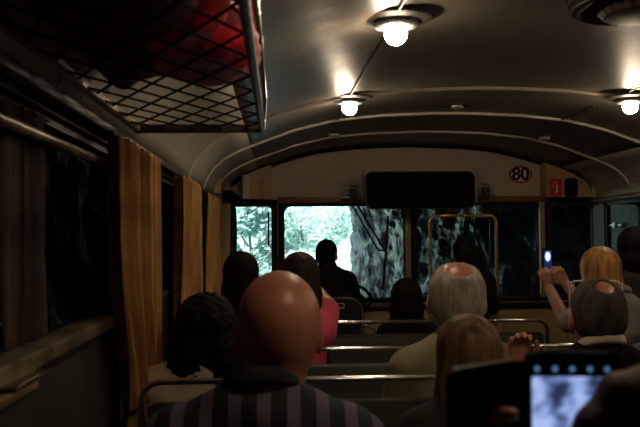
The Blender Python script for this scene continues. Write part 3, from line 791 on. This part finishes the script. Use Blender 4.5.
# glasses on the right man's head
gl = empty('glasses', HR, 'pale framed glasses pushed up on the dark grey haired man', 'glasses')
y_ = 2.43
a = P(570, 316, y_); b = P(569, 283, y_); c_ = P(575, 281, y_); d_ = P(616, 281, y_ + .02); e_ = P(622, 284, y_); f_ = P(624, 316, y_)
MB().tube([a, b.lerp(a, .15), b, c_, d_, e_, f_.lerp(e_, .15), f_], .0024, 8).build('frame', M['white'], gl)
for l0, l1 in ((c_, c_.lerp(d_, .42)), (c_.lerp(d_, .58), d_)):
    MB().tube([l0 + Vector((0, 0, .001)), l0 + Vector((0, .03, -.035)), l1 + Vector((0, .03, -.035)), l1 + Vector((0, 0, .001))], .0018, 6, closed=True).build('lens_rim', M['white'], gl)

# ------------------------------------------------------------------ phones
def screenmat(name, kind):
    m = bpy.data.materials.new(name); m.use_nodes = True
    n = m.node_tree.nodes; l = m.node_tree.links; b = n['Principled BSDF']
    b.inputs['Base Color'].default_value = (.01, .01, .01, 1); b.inputs['Roughness'].default_value = .15
    tc = n.new('ShaderNodeTexCoord'); mp = n.new('ShaderNodeMapping'); l.new(tc.outputs['Generated'], mp.inputs[0])
    cr = n.new('ShaderNodeValToRGB'); e = cr.color_ramp.elements
    if kind == 'big':
        mp.inputs['Scale'].default_value = (1, 0, 2.2)
        nz = n.new('ShaderNodeTexNoise'); nz.inputs['Scale'].default_value = 2.3; nz.inputs['Detail'].default_value = 2
        l.new(mp.outputs[0], nz.inputs['Vector']); l.new(nz.outputs[0], cr.inputs[0])
        e[0].position = .36; e[0].color = (.02, .035, .09, 1); e[1].position = .66; e[1].color = (.42, .58, 1, 1)
        for pos, c in ((.44, (.12, .18, .38)), (.52, (.30, .42, .80)), (.58, (.42, .50, .85))):
            q = e.new(pos); q.color = (*c, 1)
        st = 1.0
    else:
        mp.inputs['Location'].default_value = (-.5 * 2, 0, -.66 * 2.6); mp.inputs['Scale'].default_value = (2, 0, 2.6)
        g = n.new('ShaderNodeTexGradient'); g.gradient_type = 'SPHERICAL'; l.new(mp.outputs[0], g.inputs[0]); l.new(g.outputs['Fac'], cr.inputs[0])
        e[0].position = .0; e[0].color = (.004, .012, .05, 1); e[1].position = .5; e[1].color = (.75, .88, 1, 1)
        q = e.new(.25); q.color = (.02, .08, .25, 1)
        st = 1.6
    l.new(cr.outputs[0], b.inputs['Emission Color']); b.inputs['Emission Strength'].default_value = st
    return m
# small phone held up by the blond woman
y_ = 3.66
a, b = P(543, 270, y_), P(552.5, 248, y_)
ph = empty('phone', ((a.x + b.x) / 2, y_, a.z), 'small phone with a glowing white and blue screen held up high', 'phone')
MB().box((a.x, y_, a.z), (b.x, y_ + .009, b.z), .003).build('body', M['black'], ph)
a2, b2 = P(544, 268, y_), P(551.4, 250.5, y_)
MB().box((a2.x, y_ - .002, a2.z), (b2.x, y_ + .0005, b2.z)).build('screen', screenmat('small screen', 'small'), ph, smooth=False)

# big phone in the foreground with folding cover
y_ = .70
tl, tr_ = P(527, 352, y_), P(620, 353, y_ + .01)
H_ = .158
ph = empty('phone', ((tl.x + tr_.x) / 2, y_, tl.z - H_), 'large phone in a dark folding case filming in the foreground', 'phone')
def slab(a, b, hgt, th, nm, m, parent, dy=0, r=.009, top=0., bev=.002, rt=None):
    a = Vector(a); b = Vector(b); u = (b - a); L = u.length; u.normalize()
    nrm = Vector((u.y, -u.x, 0)).normalized()   # towards the camera
    pts = [a + u * x + Vector((0, 0, z - top)) + nrm * dy for x, z in rrect(0, L, -hgt, 0, r)]
    if rt:  # lift of the top edge along the width
        pts = [p + Vector((0, 0, rt * ((p - a).dot(u) / L))) for p in pts]
    return MB().prism(pts, -nrm * th).build(nm, m, parent, smooth=False)
slab(tl, tr_, H_, .009, 'body', M['black'], ph)
uu = (tr_ - tl)
slab(tl + uu * .045, tl + uu * .95, H_ - .030, .0008, 'screen', screenmat('camera view screen', 'big'), ph, dy=.0010, top=.0215, r=.002)
for t in (.10, .29, .475, .665, .85):
    c0 = tl + uu * t + Vector((0, -.0012, -.0145))
    MB().lathe([(0, -.0003), (.0024, -.0003), (.0024, .0003), (0, .0003)], c0, 16, axis='Y').build('icon', mat('icon glow', (.05, .1, .2), .4, emit=.38, emitc=(.22, .42, .75)), ph)
MB().box(tl + uu * .20 + Vector((0, .000, -.001)), tl + uu * .42 + Vector((0, .006, .0035)), .001).build('top_glint', M['chrome'], ph)  # metallic glint on the top edge, put in as a chrome piece
ca = P(449, 370, y_ - .02); cb = P(526, 358, y_)
slab(ca, cb, H_, .006, 'case_cover', M['blackplastic'], ph, r=.010, rt=.0)
# shear the cover's top so it climbs to the hinge
cv = [c for c in ph.children if c.name.startswith('case_cover')][0]
for vtx in cv.data.vertices:
    t = (vtx.co.x - ca.x) / (cb.x - ca.x); vtx.co.z += 0
MB().tube([cb + Vector((.0005, 0, -.004)), cb + Vector((.0005, 0, -.15))], .0035, 8).build('case_spine', M['blackplastic'], ph)

# the person holding the big phone: body sits right of the camera
hw_ = P(640, 430, y_ - .05)
HX, HY = .50, -.02
person('person in dark clothes beside the camera whose hands hold the large phone', HX, HY, .0, 1.0, shirt='browncloth', hair='hair_dark', hstyle='short', sleeve_long=True, skin='skindark', hands=False,
       arms={'R': ((.66, .30, -.50), tuple(P(690, 520, .60)), None), 'L': ((.27, .30, -.50), tuple(P(520, 555, .64)), None)})
dk = [o for o in C.objects if o.name.startswith('person') and o.get('label', '').startswith('person in dark clothes beside')][0]
wR = P(690, 520, .60); wL = P(500, 500, .60)
elR = Vector((.62, .33, -.42)); elL = Vector((.27, .33, -.44))
shR = Vector((HX + .165, HY - .03, -.39)); shL = Vector((HX - .165, HY - .03, -.39))
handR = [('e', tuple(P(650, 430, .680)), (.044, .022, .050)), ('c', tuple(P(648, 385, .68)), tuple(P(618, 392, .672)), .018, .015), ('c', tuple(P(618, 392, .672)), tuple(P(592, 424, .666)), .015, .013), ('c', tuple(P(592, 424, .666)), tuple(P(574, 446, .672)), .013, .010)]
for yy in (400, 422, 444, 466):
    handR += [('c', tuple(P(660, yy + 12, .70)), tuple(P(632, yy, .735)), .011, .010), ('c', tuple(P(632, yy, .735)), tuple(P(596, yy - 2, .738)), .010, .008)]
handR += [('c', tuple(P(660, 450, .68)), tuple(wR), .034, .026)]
fm = [('c', tuple(P(520, 445, .74)), tuple(P(486, 417, .705)), .010, .009), ('c', tuple(P(486, 417, .705)), tuple(P(512, 414, .67)), .0085, .0065),
      ('c', tuple(P(520, 470, .74)), tuple(P(480, 447, .70)), .010, .009), ('c', tuple(P(480, 447, .70)), tuple(P(510, 441, .665)), .0085, .0065),
      ('c', tuple(P(522, 490, .74)), tuple(P(482, 472, .70)), .010, .009), ('c', tuple(P(482, 472, .70)), tuple(P(508, 462, .665)), .0085, .0065),
      ('c', tuple(P(524, 510, .73)), tuple(P(490, 497, .70)), .009, .008), ('c', tuple(P(490, 497, .70)), tuple(P(508, 487, .67)), .008, .006),
      ('e', tuple(P(524, 490, .735)), (.022, .014, .045)), ('c', tuple(P(524, 500, .735)), tuple(P(520, 555, .64)), .022, .022)]
field_mesh('hand', handR, k=.010, h=.0034, m=M['skinshade'], parent=dk)  # hand in shade, darkened by its colour; the other hand is lit
field_mesh('hand', fm, k=.006, h=.0034, m=M['skin'], parent=dk)

# ------------------------------------------------------------------ front of the cab
# roller display box
y_ = 5.72
a, b = P(366.5, 208.5, y_), P(474, 172, y_)
dp = empty('display_screen', ((a.x + b.x) / 2, y_, a.z), 'wide black folded display hanging above the windscreen', 'display')
pts = [(x, y_, z) for x, z in rrect(a.x, b.x, a.z, b.z, .045)]
MB().prism(pts, (0, .07, 0)).build('body', M['black'], dp, smooth=False)
MB().tube([(x, y_ - .001, z) for x, z in rrect(a.x - .003, b.x + .003, a.z - .003, b.z + .003, .045)], .0045, 6, closed=True).build('rim', M['darkwood'], dp)
MB().tube([(a.x + .05, y_ - .004, a.z - .004), (b.x - .05, y_ - .004, a.z - .004)], .004, 6).build('lower_edge', M['dullmetal'], dp)
for xx in (a.x - .025, b.x + .025):
    MB().tube([(xx, y_ + .02, a.z + .04), (xx, y_ + .02, b.z + .005), (xx + .012, y_ + .02, b.z + .02)], .006, 8).build('bracket', M['dullmetal'], dp)
    MB().tube([(xx, y_ + .02, (a.z + b.z) / 2), (xx, YF - .05, (a.z + b.z) / 2)], .006, 8).build('bracket', M['dullmetal'], dp)
# fittings on the ledge, each side of the display
for (px0, px1, py, lb) in ((340, 364, 197, 'small metal fitting on the ledge left of the black display'), (476, 494, 195, 'small metal fitting on the ledge right of the black display')):
    q0, q1 = P(px0, py, 6.02), P(px1, py - 1, 6.02)
    r_ = empty('ledge_fitting', (q0 + q1) / 2, lb, 'fitting', 'ledge fittings')
    MB().tube([q0, q1], .018, 14).build('barrel', M['lampring'], r_)
    qm = q0.lerp(q1, .55)
    MB().box(qm + Vector((-.03, -.03, -.025)), qm + Vector((.03, .03, .055)), .01).build('gearbox', M['lampplate'], r_)
    MB().tube([qm + Vector((0, 0, .05)), qm + Vector((-.03, 0, .085)), qm + Vector((.03, 0, .07))], .005, 6).build('lever', M['lampplate'], r_)
    MB().box(Vector((q0.x, 6.0, .316)), Vector((q1.x, 6.06, min(q0.z, q1.z) - .01)) if q0.z > .33 else Vector((q1.x, 6.06, .325))).build('mount', M['lampplate'], r_)
# wipers outside
def wiper(pts, blade, lb):
    r_ = empty('windscreen_wiper', pts[0], lb, 'wiper', 'windscreen wipers')
    for q in pts_list(pts): MB().tube(q, .005, 6).build('arm', M['black'], r_)
    MB().tube(blade, .007, 6).build('blade', M['rubber'], r_)
def pts_list(p): return p if isinstance(p[0], (list, tuple)) else [p]
yw = YF + .06
r_ = empty('windscreen_wiper', P(352, 205, yw), 'long black parallel arm wiper on the left windscreen beside the rock', 'wiper', 'windscreen wipers')
MB().tube([P(351, 203, yw), P(378, 250, yw), P(386, 251, yw)], .008, 6).build('arm', M['black'], r_)
MB().tube([P(356, 203, yw), P(385, 251, yw)], .008, 6).build('arm', M['black'], r_)
MB().tube([P(388, 216, yw), P(386, 252, yw), P(383, 290, yw)], .011, 6).build('blade', M['rubber'], r_)
r_ = empty('windscreen_wiper', P(268, 250, yw), 'short black wiper on the narrow left front window', 'wiper', 'windscreen wipers')
MB().tube([P(268.5, 212, yw), P(268.5, 246, yw)], .007, 6).build('blade', M['rubber'], r_)
MB().tube([P(268.5, 243, yw), P(275, 238, yw)], .005, 6).build('arm', M['black'], r_)

# 80 speed sign on the header
y_ = YF - .062
c0 = P(520.5, 174.5, y_); rx_ = (P(532, 174, y_).x - P(509, 174, y_).x) / 2; rz_ = (P(520, 166, y_).z - P(520, 183.5, y_).z) / 2
sg = empty('speed_sign', c0, 'round white speed sign with red ring reading 80', 'sign')
def disc(rx, rz, y0, y1, nm, m):
    pl = [(c0.x + rx * math.cos(t), y1, c0.z + rz * math.sin(t)) for t in [2 * PI * i / 48 for i in range(48)]]
    return MB().prism(pl, (0, y0 - y1, 0)).build(nm, m, sg, smooth=False)
disc(rx_, rz_, y_, y_ + .006, 'ring', M['red']); disc(rx_ * .80, rz_ * .76, y_ - .001, y_ + .003, 'face', M['white'])
def text(s_, loc, size, m, parent, sx=1.):
    cu = bpy.data.curves.new('lettering', 'FONT'); cu.body = s_; cu.size = size; cu.align_x = 'CENTER'; cu.align_y = 'CENTER'; cu.extrude = .0006
    o = bpy.data.objects.new('digits', cu); o.rotation_euler = (PI / 2, 0, 0); o.location = loc; o.scale = (sx, 1, 1)
    C.objects.link(o); bpy.context.view_layer.update()
    me = bpy.data.meshes.new_from_object(o.evaluated_get(bpy.context.evaluated_depsgraph_get()))
    me.transform(o.matrix_world); bpy.data.objects.remove(o)
    me.materials.clear()
    bm = bmesh.new(); bm.from_mesh(me); base = bm.copy(); bm.free(); bm = bmesh.new()
    for dx, dz in ((-.0045, 0), (0, 0), (.0045, 0), (0, .003), (0, -.003)):
        t_ = bpy.data.meshes.new('t'); b2 = base.copy(); bmesh.ops.translate(b2, verts=b2.verts[:], vec=(dx, -abs(dx) * .05 - dz * .05, dz)); b2.to_mesh(t_); bm.from_mesh(t_); b2.free(); bpy.data.meshes.remove(t_)
    bm.to_mesh(me); bm.free(); base.free()
    return link('digits', me, m, parent, False)
text('80', (c0.x, y_ - .002, c0.z), .135, M['black'], sg, 1.0)
# extinguisher sticker on the right locker and black round cornered hatch
y_ = 6.0 - .002
a, b = P(549.5, 196, y_), P(562, 178.5, y_)
st = empty('extinguisher_sticker', a, 'red square sticker with white fire extinguisher symbol', 'sticker')
MB().box((a.x, y_ - .003, a.z), (b.x, y_, b.z)).build('backing', M['red'], st, smooth=False)
cx, cz_ = (a.x + b.x) / 2, (a.z + b.z) / 2; w_ = b.x - a.x; h_ = b.z - a.z
MB().tube([(cx + w_ * .05, y_ - .004, cz_ - h_ * .33), (cx + w_ * .08, y_ - .004, cz_ + h_ * .14)], .007, 8, r2=.002).build('symbol', M['white'], st)
MB().tube([(cx + w_ * .08, y_ - .004, cz_ + h_ * .22), (cx + w_ * .0, y_ - .004, cz_ + h_ * .34), (cx - w_ * .2, y_ - .004, cz_ + h_ * .2), (cx - w_ * .24, y_ - .004, cz_ - h_ * .02)], .003, 6, r2=.0015).build('symbol', M['white'], st)
a, b = P(564.5, 197, y_), P(577.5, 178, y_)
hb = MB().prism([(x, y_ - .004, z) for x, z in rrect(a.x, b.x, a.z, b.z, .028)], (0, .004, 0)).build('locker_hatch', M['black'], smooth=False)
hb.parent = rk; hb.matrix_parent_inverse = rk.matrix_world.inverted()

# partition frame with glass, right front
y_ = 5.45
pf = empty('cab_partition', P(462, 300, y_), 'brass framed glass partition before the right windscreen', 'partition')
a, b = P(431, 300, y_), P(496, 215.5, y_)
fr = [(x, y_, z) for x, z in rrect(a.x, b.x, FLOOR + .02, b.z, .045)]
MB().tube(fr, .0105, 10, closed=True).build('frame', M['brass'], pf)
MB().box((a.x + .01, y_ - .002, FLOOR + .04), (b.x - .01, y_ + .002, b.z - .01)).build('glass_pane', M['frontglass'], pf, smooth=False)
a = P(491, 300, y_)
MB().tube([(a.x, y_ + .01, FLOOR + .03), (a.x, y_ + .01, b.z - .02)], .004, 6).build('inner_bar', M['dullmetal'], pf)

# dashboard, steering wheel, driver's seat
db = empty('dashboard', (.9, 5.98, FLOOR), 'tan and black dashboard under the windscreen', 'dashboard')
MB().box((XL + .05, 5.92, FLOOR + .03), (XR - .05, 6.13, zbot - .06), .02).build('panel', M['tan'], db)
MB().box((XL + .05, 5.88, zbot - .058), (XR - .05, 6.13, zbot - .035), .01).build('top_ledge', M['blackplastic'], db)
sw = P(368, 297, 5.75)
sr = empty('steering_wheel', sw, 'black steering wheel right of the driver', 'steering wheel')
tl_ = Matrix.Rotation(R(-58), 3, 'X')
sw0 = Vector((P(343, 300, 5.75).x, 5.75, sw.z - .01))
MB().tube([sw0 + tl_ @ Vector((.2 * math.cos(t), 0, .2 * math.sin(t))) for t in [2 * PI * i / 32 for i in range(32)]], .011, 8, closed=True).build('rim', M['black'], sr)
mb = MB()
for t in (R(90), R(210), R(330)): mb.tube([sw0, sw0 + tl_ @ Vector((.2 * math.cos(t), 0, .2 * math.sin(t)))], .008, 6)
mb.build('spokes', M['black'], sr)
MB().tube([sw0, sw0 + Vector((0, .2, -.25))], .03, 10).build('column', M['black'], sr)
# driver's seat
ys = 5.02
a, b = P(322, 330, ys), P(364, 296, ys)
ds = empty('driver_seat', ((a.x + b.x) / 2, ys, FLOOR), 'rounded black driver seat with a small metal plate', 'seat')
MB().prism([(x, ys, z) for x, z in rrect(a.x, b.x, -.92, b.z, .10)], (0, .06, 0)).build('backrest', M['blackplastic'], ds, smooth=False)
MB().tube([(x, ys - .002, z) for x, z in rrect(a.x + .01, b.x - .01, -.90, b.z - .01, .09)], .005, 6, closed=True).build('piping', M['dullmetal'], ds)
MB().box((a.x, ys + .06, -.98), (b.x, ys + .5, -.90), .02).build('cushion', M['blackplastic'], ds)
MB().tube([((a.x + b.x) / 2, ys + .28, FLOOR), ((a.x + b.x) / 2, ys + .28, -.98)], .05, 12).build('pedestal', M['dullmetal'], ds)
a, b = P(333, 308, ys), P(344, 303.5, ys)
MB().tube([(x, ys - .004, z) for x, z in rrect(a.x, b.x, a.z, b.z, .004, 2)], .0022, 6, closed=True).build('plate', M['white'], ds)
# hand rail hoops near the front row
tag(MB().tube([P(360, 332, 3.75), P(362, 326, 3.75), P(368, 324, 3.75), P(374, 327, 3.75), P(376, 334, 3.75)], .004, 8).build('grab_hoop', M['chrome']), 'small curved chrome grab hoop beyond the front bench rail', 'grab hoop')
